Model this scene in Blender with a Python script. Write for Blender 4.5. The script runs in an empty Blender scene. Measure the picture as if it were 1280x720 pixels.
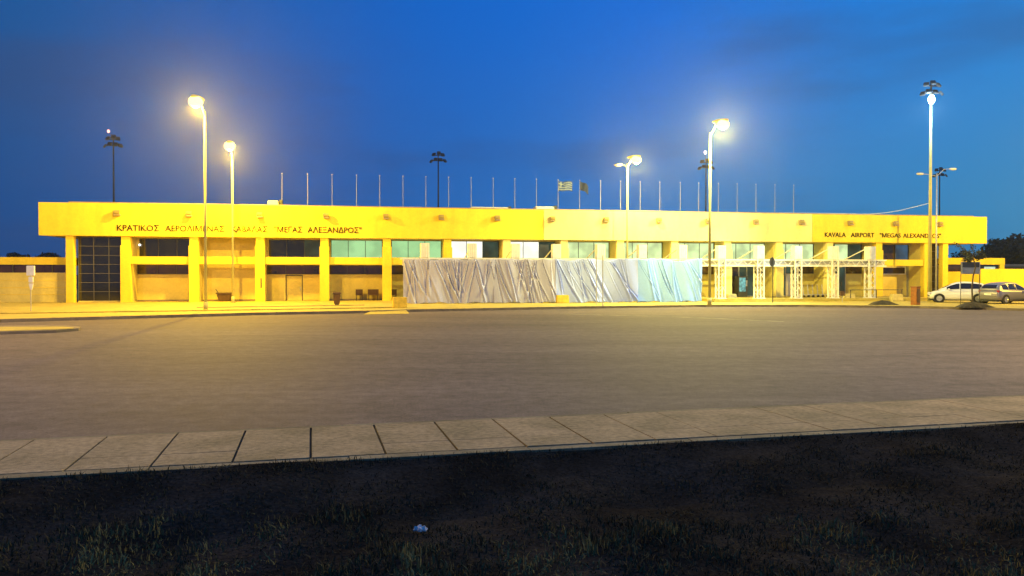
import bpy, bmesh, math, random
import numpy as np
from mathutils import Vector, Matrix, Euler
random.seed(7); rng = np.random.default_rng(7)
sc = bpy.context.scene
COL = sc.collection
PI = math.pi
F = 1005.0; HOR = 345.0; CZ = 2.1

# ------------------------------------------------------------------ layout helpers (surveyed from the photograph, real metres)
def ground_pt(x, y, z=0.0):
    Y = (CZ - z) * F / (y - HOR); return Vector(((x - 640) / F * Y, Y, z))
def at_depth(x, y, Y):
    return Vector(((x - 640) / F * Y, Y, CZ + (HOR - y) / F * Y))
O = Vector((-33.5, 57.1)); ANG = math.atan2(14.3, 75.4)
D = Vector((math.cos(ANG), math.sin(ANG))); N = Vector((-math.sin(ANG), math.cos(ANG)))
def U(x, v=0.0):
    p = (x - 640) / F
    return (p * (O.y + v * N.y) - O.x - v * N.x) / (D.x - p * D.y)
def W(u, v, z=0.0):
    return Vector((O.x + u * D.x + v * N.x, O.y + u * D.y + v * N.y, z))

# ------------------------------------------------------------------ materials
def nodes_of(m):
    m.use_nodes = True; return m.node_tree.nodes, m.node_tree.links
def mat(name, col, rough=0.7, var=0.15, scale=3.0, bump=0.0, bscale=40.0, metal=0.0, spec=0.4, col2=None, detail=6, stretch=None, fine=0.0, fscale=60):
    m = bpy.data.materials.new(name); n, l = nodes_of(m)
    b = n['Principled BSDF']
    b.inputs['Roughness'].default_value = rough; b.inputs['Metallic'].default_value = metal
    b.inputs['Specular IOR Level'].default_value = spec
    tc = n.new('ShaderNodeTexCoord'); vec = tc.outputs['Object']
    if stretch:
        mp = n.new('ShaderNodeMapping'); mp.inputs['Scale'].default_value = stretch
        l.new(vec, mp.inputs['Vector']); vec = mp.outputs['Vector']
    t = n.new('ShaderNodeTexNoise'); t.inputs['Scale'].default_value = scale; t.inputs['Detail'].default_value = detail
    l.new(vec, t.inputs['Vector'])
    r = n.new('ShaderNodeValToRGB'); l.new(t.outputs['Fac'], r.inputs['Fac'])
    c2 = col2 or tuple(c * (1 - var) for c in col); c1 = tuple(min(1, c * (1 + var * .6)) for c in col) if not col2 else col
    r.color_ramp.elements[0].position = .35; r.color_ramp.elements[0].color = (*c2, 1)
    r.color_ramp.elements[1].position = .65; r.color_ramp.elements[1].color = (*c1, 1)
    out = r.outputs['Color']
    if fine > 0:
        t3 = n.new('ShaderNodeTexNoise'); t3.inputs['Scale'].default_value = fscale; t3.inputs['Detail'].default_value = 3
        l.new(tc.outputs['Object'], t3.inputs['Vector'])
        mr = n.new('ShaderNodeMapRange'); mr.inputs['From Min'].default_value = .3; mr.inputs['From Max'].default_value = .7
        mr.inputs['To Min'].default_value = 1 - fine; mr.inputs['To Max'].default_value = 1 + fine
        l.new(t3.outputs['Fac'], mr.inputs['Value'])
        mx = n.new('ShaderNodeVectorMath'); mx.operation = 'SCALE'
        l.new(out, mx.inputs[0]); l.new(mr.outputs['Result'], mx.inputs['Scale']); out = mx.outputs['Vector']
    l.new(out, b.inputs['Base Color'])
    if bump > 0:
        t2 = n.new('ShaderNodeTexNoise'); t2.inputs['Scale'].default_value = bscale; t2.inputs['Detail'].default_value = 4
        l.new(tc.outputs['Object'], t2.inputs['Vector'])
        bp = n.new('ShaderNodeBump'); bp.inputs['Strength'].default_value = bump; bp.inputs['Distance'].default_value = .02
        l.new(t2.outputs['Fac'], bp.inputs['Height']); l.new(bp.outputs['Normal'], b.inputs['Normal'])
    return m
def emis(name, col, strength, var=0.0, scale=1.5, base=(.03, .03, .03), col2=None):
    m = mat(name, base, rough=.2, var=.1, spec=.3); n, l = nodes_of(m); b = n['Principled BSDF']
    b.inputs['Emission Strength'].default_value = strength
    b.inputs['Emission Color'].default_value = (*col, 1)
    if var > 0:
        tc = n.new('ShaderNodeTexCoord'); t = n.new('ShaderNodeTexNoise'); t.inputs['Scale'].default_value = scale; t.inputs['Detail'].default_value = 2
        l.new(tc.outputs['Object'], t.inputs['Vector'])
        r = n.new('ShaderNodeValToRGB'); l.new(t.outputs['Fac'], r.inputs['Fac'])
        r.color_ramp.elements[0].position = .38; r.color_ramp.elements[1].position = .62
        c2 = col2 or tuple(c * (1 - var) for c in col)
        r.color_ramp.elements[0].color = (*c2, 1); r.color_ramp.elements[1].color = (*col, 1)
        l.new(r.outputs['Color'], b.inputs['Emission Color'])
    return m
M = {}
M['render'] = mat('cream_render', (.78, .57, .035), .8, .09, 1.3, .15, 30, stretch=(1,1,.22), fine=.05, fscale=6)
M['render_floodlit'] = mat('floodlit_cream_render', (.78, .65, .24), .8, .08, 1.3, .15, 30, stretch=(1,1,.22), fine=.05, fscale=6)  # same render, with the cool floodlight's paling put into its colour
M['recess'] = mat('recess_render', (.66, .54, .15), .85, .12, .7, .1, 30, fine=.05, fscale=7)
M['cap'] = mat('stone_cap', (.30, .22, .14), .8, .2, 2)
M['letter'] = mat('letter_bronze', (.022, .012, .006), .9, .1, 5, spec=.05)
M['darkglass'] = mat('dark_glass', (.012, .013, .016), .08, .3, .8, spec=.7)
M['dimglass'] = emis('dim_green_glass', (.06, .12, .09), .55, .7, .8, (.02, .025, .02))
M['greenglass'] = emis('green_lit_glass', (.42, .78, .34), 1.0, .25, .7)
M['paleglass'] = emis('pale_lit_glass', (.66, .85, .40), 1.25, .35, .8)
M['whiteglass'] = emis('white_lit_glass', (1, 1, .86), 1.25, .2, .9)
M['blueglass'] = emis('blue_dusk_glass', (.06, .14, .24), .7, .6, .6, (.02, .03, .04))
M['brownglass'] = mat('transom_glass', (.05, .025, .015), .12, .4, 1.2, spec=.7)
M['frame'] = mat('dark_frame', (.05, .05, .045), .5, .1, 5)
M['alu'] = mat('aluminium', (.55, .55, .52), .4, .1, 5, metal=.6)
M['white_steel'] = mat('white_painted_steel', (.80, .78, .70), .5, .1, 3, fine=.05)
M['galv'] = mat('galvanised_steel', (.45, .45, .42), .45, .15, 4, metal=.5)
M['palepole'] = mat('pale_pole_paint', (.42, .38, .14), .5, .12, 3)
M['flagpole'] = mat('flagpole_grey', (.22, .23, .27), .6, .1, 4)
M['darkmetal'] = mat('dark_metal', (.03, .032, .035), .5, .2, 4)
M['tarp_grey'] = mat('grey_tarpaulin', (.42, .42, .56), .38, .06, .6, .12, 4, spec=.5, fine=.04, fscale=9)
M['tarp_pale'] = mat('pale_blue_grey_tarpaulin', (.37, .46, .90), .38, .06, .6, .12, 4, spec=.5, fine=.04, fscale=9)
M['tarp_blue'] = mat('light_blue_tarpaulin', (.25, .44, .98), .38, .06, .6, .12, 4, spec=.5, fine=.04, fscale=9)
M['concrete'] = mat('concrete_block', (.55, .46, .18), .85, .15, 4, .3, 30)
M['yellow_block'] = mat('yellow_concrete', (.72, .50, .05), .8, .2, 4, .3, 30)  # deeper yellow than the other blocks
M['paving'] = mat('pale_paving', (.44, .34, .06), .85, .18, .9, .2, 20, fine=.12, fscale=8)
M['kerb'] = mat('kerb_concrete', (.22, .17, .10), .9, .25, 1.5, .3, 20)
M['brown'] = mat('brown_plastic', (.09, .045, .02), .5, .2, 5)
M['orange'] = mat('orange_painted_metal', (.26, .09, .015), .5, .25, 4)
M['soil'] = mat('dark_soil', (.045, .036, .018), .95, .5, 3, .8, 12)
M['signboard'] = mat('sign_grey_blue', (.22, .25, .33), .4, .1, 6)
M['signdark'] = mat('sign_dark', (.03, .035, .05), .4, .1, 6)
M['signwhite'] = mat('sign_white', (.8, .8, .74), .4, .1, 6)
M['rubber'] = mat('tyre_rubber', (.015, .015, .015), .85, .2, 8)
M['rim'] = mat('alloy_rim', (.5, .5, .5), .35, .1, 8, metal=.7)
M['carglass'] = mat('car_glass', (.015, .015, .018), .05, .1, 3, spec=.8)
M['carwhite'] = mat('white_car_paint', (.75, .74, .70), .25, .04, 1, spec=.6)
M['cargrey'] = mat('grey_car_paint', (.13, .125, .15), .25, .06, 1, spec=.6, metal=.2)
M['carsilver'] = mat('silver_car_paint', (.22, .21, .24), .3, .06, 1, spec=.6, metal=.3)
M['taillight'] = mat('red_tail_light', (.35, .02, .01), .15, .1, 8)
M['headlight'] = mat('headlight_glass', (.6, .6, .6), .1, .1, 8)
M['leaf'] = mat('dark_leaves', (.014, .028, .026), .8, .5, .6)
M['leaf2'] = mat('young_tree_leaves', (.05, .055, .025), .8, .4, 2)
M['bark'] = mat('bark', (.09, .065, .035), .9, .3, 8, .5, 20)
M['flagblue'] = mat('flag_blue', (.01, .04, .22), .8, .1, 4)
M['flagwhite'] = mat('flag_white', (.18, .22, .36), .8, .05, 4)
M['flagnavy'] = mat('flag_navy', (.005, .012, .06), .8, .1, 4)
M['paper'] = mat('crumpled_paper', (.62, .6, .6), .8, .1, 20)
M['cable'] = mat('cable_white', (.7, .72, .75), .5, .05, 3)
M['roofgrey'] = mat('roof_felt', (.20, .20, .19), .9, .2, 1)
M['paint'] = mat('worn_road_paint', (.42, .38, .28), .8, .5, 1.2, fine=.2, fscale=12)
M['sodium'] = emis('sodium_lamp_glow', (1.0, .74, .20), 3.6)
M['coolwhite'] = emis('cool_floodlight_glow', (.62, .85, 1.0), 60)
M['redlamp'] = emis('obstruction_lamp_glow', (1.0, .45, .35), 2.5)
M['whitelamp'] = emis('small_white_lamp_glow', (1.0, .95, .85), 6)
M['screen'] = emis('vending_screen', (.25, .75, .70), .8, .6, 5)
M['litwindow'] = emis('lit_window', (.75, 1.0, .75), .8, .3, 2)

def asphalt():
    m = bpy.data.materials.new('worn_asphalt'); n, l = nodes_of(m); b = n['Principled BSDF']
    b.inputs['Roughness'].default_value = .82; b.inputs['Specular IOR Level'].default_value = .35
    tc = n.new('ShaderNodeTexCoord')
    def noise(scale, det, st=None, rough=.6):
        v = tc.outputs['Object']
        if st:
            mp = n.new('ShaderNodeMapping'); mp.inputs['Scale'].default_value = st; mp.inputs['Rotation'].default_value = (0, 0, -.2)
            l.new(v, mp.inputs['Vector']); v = mp.outputs['Vector']
        t = n.new('ShaderNodeTexNoise'); t.inputs['Scale'].default_value = scale; t.inputs['Detail'].default_value = det
        t.inputs['Roughness'].default_value = rough
        l.new(v, t.inputs['Vector']); return t.outputs['Fac']
    def rng_(fac, a, bb, lo=.3, hi=.7):
        mr = n.new('ShaderNodeMapRange'); mr.inputs['From Min'].default_value = lo; mr.inputs['From Max'].default_value = hi
        mr.inputs['To Min'].default_value = a; mr.inputs['To Max'].default_value = bb; l.new(fac, mr.inputs['Value']); return mr.outputs['Result']
    def mul(a, c):
        x = n.new('ShaderNodeMath'); x.operation = 'MULTIPLY'; l.new(a, x.inputs[0]); l.new(c, x.inputs[1]); return x.outputs[0]
    s = mul(mul(mul(mul(rng_(noise(.12, 5, (.35, 1.6, 1)), .72, 1.22), rng_(noise(1.1, 6, (.4, 1.3, 1)), .80, 1.2)), rng_(noise(3.2, 6, None, .8), .55, 1.45)), rng_(noise(26, 4, None, .75), .5, 1.5)), rng_(noise(110, 2), .7, 1.3))
    r = n.new('ShaderNodeValToRGB'); r.color_ramp.elements[0].color = (.112, .082, .080, 1); r.color_ramp.elements[1].color = (.128, .098, .090, 1)
    l.new(noise(.25, 3), r.inputs['Fac'])
    v = n.new('ShaderNodeVectorMath'); v.operation = 'SCALE'; l.new(r.outputs['Color'], v.inputs[0]); l.new(s, v.inputs['Scale'])
    l.new(v.outputs['Vector'], b.inputs['Base Color'])
    bp = n.new('ShaderNodeBump'); bp.inputs['Strength'].default_value = .5; bp.inputs['Distance'].default_value = .012
    l.new(noise(70, 4), bp.inputs['Height']); l.new(bp.outputs['Normal'], b.inputs['Normal'])
    return m
M['asphalt'] = asphalt()
M['slab'] = mat('concrete_slab', (.36, .26, .14), .9, .30, 1.4, .4, 45, col2=(.22,.165,.085), fine=.30, fscale=14)
M['joint'] = mat('slab_joint_soil', (.11, .085, .05), .95, .4, .35, col2=(.015,.012,.008))
M['verge'] = mat('dark_verge_soil', (.030, .026, .021), .97, .45, 1.0, .8, 20, spec=0.0, fine=.4, fscale=30)
M['ground'] = mat('rough_ground', (.05, .048, .03), .95, .4, .2)
def grassmat():
    m = bpy.data.materials.new('grass_blades'); n, l = nodes_of(m); b = n['Principled BSDF']
    b.inputs['Roughness'].default_value = .85; b.inputs['Specular IOR Level'].default_value = .03
    a = n.new('ShaderNodeAttribute'); a.attribute_name = 'tone'
    r = n.new('ShaderNodeValToRGB'); e = r.color_ramp.elements
    e[0].color = (.024, .023, .018, 1); e[1].color = (.24, .21, .08, 1); e[1].position = 1
    x = e.new(.5); x.color = (.055, .050, .028, 1)
    l.new(a.outputs['Fac'], r.inputs['Fac']); l.new(r.outputs['Color'], b.inputs['Base Color']); return m
M['grass'] = grassmat()

# ------------------------------------------------------------------ mesh builder
class MB:
    def __init__(s): s.v = []; s.f = []
    def add(s, vs, fs):
        k = len(s.v); s.v += [tuple(p) for p in vs]; s.f += [tuple(i + k for i in f) for f in fs]; return s
    def box(s, x0, x1, y0, y1, z0, z1):
        return s.add([(x0,y0,z0),(x1,y0,z0),(x1,y1,z0),(x0,y1,z0),(x0,y0,z1),(x1,y0,z1),(x1,y1,z1),(x0,y1,z1)],
                     [(0,3,2,1),(4,5,6,7),(0,1,5,4),(1,2,6,5),(2,3,7,6),(3,0,4,7)])
    def frustum(s, cx, cy, z0, z1, w0, d0, w1, d1):
        vs = [(cx+sx*w0/2, cy+sy*d0/2, z0) for sx, sy in ((-1,-1),(1,-1),(1,1),(-1,1))] + [(cx+sx*w1/2, cy+sy*d1/2, z1) for sx, sy in ((-1,-1),(1,-1),(1,1),(-1,1))]
        return s.add(vs, [(0,3,2,1),(4,5,6,7),(0,1,5,4),(1,2,6,5),(2,3,7,6),(3,0,4,7)])
    def tube(s, a, b, r0, r1=None, n=8):
        a = Vector(a); b = Vector(b); r1 = r0 if r1 is None else r1
        d = (b - a).normalized(); up = Vector((0,0,1)) if abs(d.z) < .9 else Vector((1,0,0))
        p = d.cross(up).normalized(); q = d.cross(p)
        vs = [a + (p*math.cos(t)+q*math.sin(t))*r0 for t in [2*PI*i/n for i in range(n)]] + [b + (p*math.cos(t)+q*math.sin(t))*r1 for t in [2*PI*i/n for i in range(n)]]
        fs = [(i, (i+1)%n, n+(i+1)%n, n+i) for i in range(n)] + [tuple(range(n))[::-1], tuple(range(n, 2*n))]
        return s.add(vs, fs)
    def path(s, pts, r, n=6):
        for i in range(len(pts)-1):
            r0 = r[i] if isinstance(r, (list, tuple)) else r; r1 = r[i+1] if isinstance(r, (list, tuple)) else r
            s.tube(pts[i], pts[i+1], r0, r1, n)
        return s
    def ellipsoid(s, c, rx, ry, rz, n=12, m=8):
        vs = [(c[0], c[1], c[2]-rz)]
        for j in range(1, m):
            t = -PI/2 + PI*j/m
            vs += [(c[0]+rx*math.cos(t)*math.cos(2*PI*i/n), c[1]+ry*math.cos(t)*math.sin(2*PI*i/n), c[2]+rz*math.sin(t)) for i in range(n)]
        vs.append((c[0], c[1], c[2]+rz)); fs = []
        for i in range(n): fs.append((0, 1+(i+1)%n, 1+i))
        for j in range(m-2):
            for i in range(n): fs.append((1+j*n+i, 1+j*n+(i+1)%n, 1+(j+1)*n+(i+1)%n, 1+(j+1)*n+i))
        L = len(vs)-1; b0 = 1+(m-2)*n
        for i in range(n): fs.append((b0+i, b0+(i+1)%n, L))
        return s.add(vs, fs)
    def prism(s, pts, z0, z1):   # polygon in xy
        n = len(pts); vs = [(p[0], p[1], z0) for p in pts] + [(p[0], p[1], z1) for p in pts]
        return s.add(vs, [tuple(range(n))[::-1], tuple(range(n, 2*n))] + [(i, (i+1)%n, n+(i+1)%n, n+i) for i in range(n)])
    def build(s, name, m, parent=None, bevel=0.0, smooth=False):
        me = bpy.data.meshes.new(name); me.from_pydata(s.v, [], s.f); me.update()
        if bevel or True:
            bm = bmesh.new(); bm.from_mesh(me)
            bmesh.ops.recalc_face_normals(bm, faces=bm.faces)
            if bevel: bmesh.ops.bevel(bm, geom=list(bm.edges), offset=bevel, segments=2, affect='EDGES', clamp_overlap=True)
            bm.to_mesh(me); bm.free()
        if smooth:
            me.polygons.foreach_set('use_smooth', [True]*len(me.polygons))
        o = bpy.data.objects.new(name, me); me.materials.append(m); COL.objects.link(o)
        if parent: o.parent = parent
        return o
def tag(o, label=None, cat=None, group=None, kind=None):
    if label: o['label'] = label
    if cat: o['category'] = cat
    if group: o['group'] = group
    if kind: o['kind'] = kind
    return o
def empty(name, loc=(0,0,0), rz=0, label=None, cat=None, group=None, kind=None):
    o = bpy.data.objects.new(name, None); COL.objects.link(o); o.empty_display_size = .3
    o.location = loc; o.rotation_euler = (0, 0, rz); return tag(o, label, cat, group, kind)
def copy_tree(o, parent=None):
    c = o.copy(); COL.objects.link(c)
    if parent: c.parent = parent
    for ch in [x for x in bpy.data.objects if x.parent == o]: copy_tree(ch, c)
    return c
def struct(name, mb, m, bevel=0): return tag(mb.build(name, m, bevel=bevel), kind='structure')
ORD = ['first','second','third','fourth','fifth','sixth','seventh','eighth','ninth','tenth','eleventh','twelfth','thirteenth','fourteenth','fifteenth','sixteenth','seventeenth','eighteenth','nineteenth','twentieth','twenty-first','twenty-second','twenty-third','twenty-fourth','twenty-fifth']

# ------------------------------------------------------------------ camera
cam = bpy.data.cameras.new('camera'); co = bpy.data.objects.new('camera', cam); COL.objects.link(co)
cam.sensor_width = 36; cam.lens = 36 * F / 1280; cam.clip_end = 3000; cam.clip_start = .1
co.location = (0, 0, CZ); co.rotation_euler = (PI/2 - math.atan(15/F), 0, 0); sc.camera = co

# ------------------------------------------------------------------ ground, road, pavements
struct('ground', MB().box(-420, 420, -60, 420, -.9, -.4), M['ground'])
struct('road', MB().prism([(-260, 9.0-62), (260, 9.0+62), (260, 175), (-260, 175)], -.02, 0), M['asphalt'])
# near strip of concrete slabs
a0 = Vector((-6.1, 9.52)); SA = math.atan2(3.62, 14.5)
sp = empty('pavement', (a0.x, a0.y, 0), SA, kind='structure')
sp_base = MB().box(-30, 60, -2.05, -.0, 0, .118).build('bedding', M['joint'], sp)
sl = MB(); r_ = random.Random(3)
x = -30.0
while x < 60:
    for (ya, yb) in ((-1.288, -.06), (-1.84, -1.292)):
        g = .014 if -.0 < x < 7.5 else .006
        dz = r_.uniform(-.0015, .0015); tx = r_.uniform(-.002, .002)
        vs = [(x+g, ya+.002, .10), (x+.8-g, ya+.002, .10), (x+.8-g, yb-.002, .10), (x+g, yb-.002, .10),
              (x+g, ya+.002, .15+dz), (x+.8-g, ya+.002, .15+dz+tx), (x+.8-g, yb-.002, .15+dz+tx), (x+g, yb-.002, .15+dz)]
        sl.add(vs, [(0,3,2,1),(4,5,6,7),(0,1,5,4),(1,2,6,5),(2,3,7,6),(3,0,4,7)])
    x += .8
sl.build('slab', M['slab'], sp)
kb = MB(); x = -30.0
while x < 60:
    kb.box(x+.006, x+1.994, -2.02, -1.85, .0, .142+r_.uniform(-.006,.006)); kb.box(x+.006, x+1.994, -.055, .06, .0, .146+r_.uniform(-.004,.004)); x += 2
kb.build('kerb', mat('mossy_kerb', (.19, .155, .09), .92, .4, 2, .4, 30, fine=.2, fscale=18), sp)
# verge: undulating ground in front of the slabs
def verge_h(X, Y):
    d = (a0.y + (X - a0.x)*math.tan(SA) - 1.98/math.cos(SA)) - Y
    return .135 - .25*min(1, max(0, d/1.5))**1.0 + min(1, .2+d)*( + .05*math.sin(X*.9+1)*math.sin(Y*1.3) + .03*math.sin(X*2.3+Y*1.7) + .02*math.sin(X*4.1-Y*3.3))
mb = MB(); nx, ny = 160, 60; vs = []
def strip_y(X, off): # world Y of a line 'off' metres in front of the slab strip's road edge
    return a0.y + (X - a0.x)*math.tan(SA) - off/math.cos(SA)
for j in range(ny+1):
    for i in range(nx+1):
        X = -30 + 60*i/nx; y1 = strip_y(X, 1.98); y0 = -12.0
        Y = y1 + (y0 - y1)*(j/ny)**1.4
        vs.append((X, Y, verge_h(X, Y)))
mb.add(vs, [(j*(nx+1)+i, (j+1)*(nx+1)+i, (j+1)*(nx+1)+i+1, j*(nx+1)+i+1) for j in range(ny) for i in range(nx)])
o = struct('verge', mb, M['verge']); 
# grass blades
def build_grass():
    nb = 150000
    yy = 4.6 + 8.4*rng.random(nb)**1.15; xx = (rng.random(nb)-.5)*2*(yy*.72+.6)
    lim = np.array([strip_y(x_, 2.0) for x_ in xx])
    near = lim - yy
    clump = (np.sin(xx*3.1+yy*1.7)+np.sin(xx*1.3-yy*4.1+2)+np.sin(xx*7.7+yy*5.3)+np.sin(xx*5.1-yy*9.3+1))/4
    keep = (yy < lim) & ((rng.random(nb) < .6+.35*clump) | ((near < .22) & (near > 0))); near = near[keep]; xx = xx[keep]; yy = yy[keep]; clump = clump[keep]; n = len(xx)
    h = (.015+.038*rng.random(n)**2)*(1+.6*clump)*np.where(yy<7.2,1.5,1)*np.where(near<.2,1.25,1); a = rng.random(n)*2*PI; w = .004+.005*rng.random(n)
    lean = (rng.random(n)-.3)*.11; la = rng.random(n)*2*PI
    z = np.array([verge_h(p, q) for p, q in zip(xx, yy)])-.01
    P = np.zeros((n, 5, 3))
    for k, (t, ww) in enumerate(((0,1),(0,-1),(.55,.8),(.55,-.8),(1,0))):
        P[:, k, 0] = xx + np.cos(a)*w*ww + np.cos(la)*lean*t*t; P[:, k, 1] = yy + np.sin(a)*w*ww + np.sin(la)*lean*t*t; P[:, k, 2] = z + h*t
    base = np.arange(n)*5
    fs = [f for b in base.tolist() for f in ((b, b+1, b+3, b+2), (b+2, b+3, b+4))]
    me = bpy.data.meshes.new('grass'); me.from_pydata(P.reshape(-1,3).tolist(), [], fs)
    dry = np.clip(.25 + .25*clump + .5*(np.clip((7.9-yy)/1.6, 0, 1))*(.4+.6*(np.sin(xx*2.2+1)+np.sin(xx*5.3+yy)>0.2)) + .25*(rng.random(n)-.5), 0, 1)
    at = me.attributes.new('tone', 'FLOAT', 'POINT'); at.data.foreach_set('value', np.repeat(dry, 5).astype(np.float32))
    me.materials.append(M['grass']); o = bpy.data.objects.new('grass', me); COL.objects.link(o)
    tag(o, 'short dry grass on the dark verge in the foreground', 'grass', kind='stuff')
build_grass()
# small weeds along slab edge belong to the same stuff
# litter
def crumple(name, loc, r, label, seed):
    rr = random.Random(seed); bm = bmesh.new(); bmesh.ops.create_icosphere(bm, subdivisions=3, radius=1)
    for v in bm.verts:
        k = 1+.28*math.sin(v.co.x*5+seed)*math.sin(v.co.y*6)+rr.uniform(-.16,.16)
        v.co = Vector((v.co.x*r*1.5*k, v.co.y*r*k, max(-.3, v.co.z)*r*.9*k))
    me = bpy.data.meshes.new(name); bm.to_mesh(me); bm.free(); me.materials.append(M['paper'])
    o = bpy.data.objects.new(name, me); COL.objects.link(o); o.location = loc; tag(o, label, 'litter')
p = ground_pt(525, 668, -.13); crumple('crumpled_paper', (p.x, p.y, verge_h(p.x, p.y)+.045), .036, 'crumpled white paper lying on the dark grass verge', 2)
p = ground_pt(362, 587.5, .12); crumple('paper_scrap', (p.x, p.y-.05, .10), .014, 'tiny white scrap at the edge of the concrete slabs', 5)

# far pavement with its kerb
kpts = [(-60,404.5),(0,403),(160,398.5),(320,394),(455,391.5),(470,391.2),(512,389.8),(560,389),(700,386.2),(880,383.6),(1000,383.6),(1150,385.2),(1280,388.6),(1340,390.5)]
kp = [ground_pt(a, b) for a, b in kpts]
poly = [Vector((-90, kp[0].y-.3, 0))] + kp + [Vector((90, kp[-1].y+1.5, 0)), Vector((90, 120, 0)), Vector((-90, 120, 0))]
far_pave = MB().prism([(p_.x, p_.y) for p_ in poly], -.01, .14)
struct('far_pavement', far_pave, M['paving'])
kb = MB()
for i in range(1, len(poly)-3):
    a = poly[i]; b = poly[i+1]; d = (b-a).normalized(); n = Vector((d.y, -d.x, 0)); L = (b-a).length; s = 0
    while s < L-.02:
        e = min(L, s+1.0); A = a+d*(s+.006); B = a+d*(e-.006)
        kb.prism([(q.x, q.y) for q in (A+n*.06, B+n*.06, B-n*.10, A-n*.10)], -.005, .146+r_.uniform(-.003,.003)); s = e
struct('far_kerb', kb, M['kerb'])
# upper terrace (one low step) on the left
tp = [ground_pt(a, b, .14) for a, b in ((-120,393.5),(0,392.6),(246,389.0),(455,385.6),(495,384.6))]
t2 = [(q.x, q.y) for q in tp] + [tuple(W(U(500), -2.0)[:2]), tuple(W(U(500), 3)[:2]), tuple(W(-40, 3)[:2])]
struct('terrace', MB().prism(t2, .13, .20), M['paving'])
t3 = [ground_pt(a, b, .2) for a, b in ((246,384.6),(330,383.6),(455,381.6))]
ln = MB()
for i in range(2):
    a, b = t3[i], t3[i+1]; d = (b-a).normalized(); n = Vector((d.y,-d.x,0))*.10
    ln.prism([(q.x, q.y) for q in (a+n, b+n, b-n, a-n)], .205, .235)
struct('terrace_step', ln, M['kerb'])
# entrance platform with steps
uE0, uE1 = U(884, -4), U(1150, -3)
pf = MB().box(uE0, uE1, -5.4, 2.2, .135, .34); pf.box(uE0-.3, uE1+.3, -5.9, -5.402, .135, .24)
o = struct('entrance_platform', pf, M['paving']); o.location = (O.x, O.y, 0); o.rotation_euler = (0,0,ANG)
# lowered kerb ramp
rp = [ground_pt(a, b, .0) for a, b in ((458,392.3),(514,391.2))]
rb_ = [ground_pt(a, b, .15) for a, b in ((470,386.5),(506,385.8))]
mb = MB(); a, b = rp; c, d = rb_[1], rb_[0]
mb.add([(a.x,a.y-.9,.012),(b.x,b.y-.9,.012),(c.x,c.y,.158),(d.x,d.y,.158),(a.x,a.y-.9,-.01),(b.x,b.y-.9,-.01),(c.x,c.y,.13),(d.x,d.y,.13)],
       [(0,1,2,3),(4,7,6,5),(0,4,5,1),(1,5,6,2),(2,6,7,3),(3,7,4,0)])
struct('kerb_ramp', mb, M['paving'])
# island at left in the road
ip = [ground_pt(a, b, 0) for a, b in ((-60,419),(0,418),(70,416),(98,413.6),(100,411.5),(80,409.5),(0,410),(-60,410.5))]
struct('road_island', MB().prism([(q.x,q.y) for q in ip], -.01, .10), M['kerb'])
ip2 = [ground_pt(a, b, .1) for a, b in ((-60,415),(0,414.0),(70,412.0),(90,411.0),(92,410),(78,408.6),(0,409),(-60,409.5))]
struct('island_paving', MB().prism([(q.x,q.y) for q in ip2], .09, .115), M['paving'])
# faded painted lines on the road
for A, B in (((862,396.8),(980,402.2)), ((700,392.5),(862,396.8))):
    a, b = ground_pt(*A), ground_pt(*B); d = (b-a).normalized(); n = Vector((d.y,-d.x,0))*.07
    struct('road_line', MB().prism([(q.x,q.y) for q in (a+n,b+n,b-n,a-n)], .002, .006), M['paint'])
# soil mounds
def mound(x, y, w, h, name='soil_mound'):
    c = ground_pt(x, y, .14); mb = MB(); n, m = 24, 7; vs = []
    for j in range(m+1):
        t = j/m; rad = w*(1-t); zz = h*(1-(1-t)**1.7)
        for i in range(n):
            a = 2*PI*i/n; k = 1+.18*math.sin(3*a+x)+.1*math.sin(7*a)
            vs.append((rad*k*math.cos(a), .8*rad*k*math.sin(a), zz+random.uniform(-.02,.02)*(j>0)))
    mb.add(vs, [(j*n+i, j*n+(i+1)%n, (j+1)*n+(i+1)%n, (j+1)*n+i) for j in range(m) for i in range(n)])
    o = struct(name, mb, M['soil']); o.location = (c.x, c.y, .13); return c
m1 = mound(1103, 381, .95, .32); m2 = mound(1216, 384, 1.1, .34)

# ------------------------------------------------------------------ terminal building
T = empty('terminal_building', (O.x, O.y, 0), ANG, 'long low cream airport terminal with a deep fascia and recessed bays', 'building')
ZB, ZF, ZT = .14, 4.97, 7.32
LEN = 76.8; uj = U(679.5, -.25)
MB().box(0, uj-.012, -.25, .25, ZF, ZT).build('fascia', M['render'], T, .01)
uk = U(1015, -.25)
MB().box(uj+.012, uk-.008, -.25, .25, ZF, ZT).build('fascia', M['render_floodlit'], T, .01)  # middle stretch coloured paler where the cool floodlight falls
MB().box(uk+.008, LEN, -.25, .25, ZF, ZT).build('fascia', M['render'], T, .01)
MB().box(1.9, LEN-1.2, -.05, 13.9, ZT+.002, ZT+.10).build('coping', M['cap'], T)
MB().box(.1, LEN-.1, .255, 13.8, 5.05, ZT-.01).build('roof', M['roofgrey'], T)
cols = [5.7 + 4.66*i for i in range(15)]
allc = [1.92+.05] + cols + [U(1180.5)]
for i, cu in enumerate(allc):
    w = .30 if 0 < i < 15 else .26
    if 0 < i < 15: MB().box(cu-.35, cu+.35, -.20, -.123, ZB, 4.32).build('pilaster', M['render'] if i < 7 else M['render_floodlit'] if i < 14 else M['render'], T, .01)
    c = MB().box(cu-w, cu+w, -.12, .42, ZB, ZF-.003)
    c.build('column', M['render'] if i < 7 else M['render_floodlit'] if i < 14 else M['render'], T, .01)
VR = 1.9   # recess depth
# side reveals (fins) behind each column
for cu in cols:
    MB().box(cu-.26, cu+.26, .422, VR-.003, ZB, 5.04).build('fin_wall', M['recess'], T)
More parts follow.
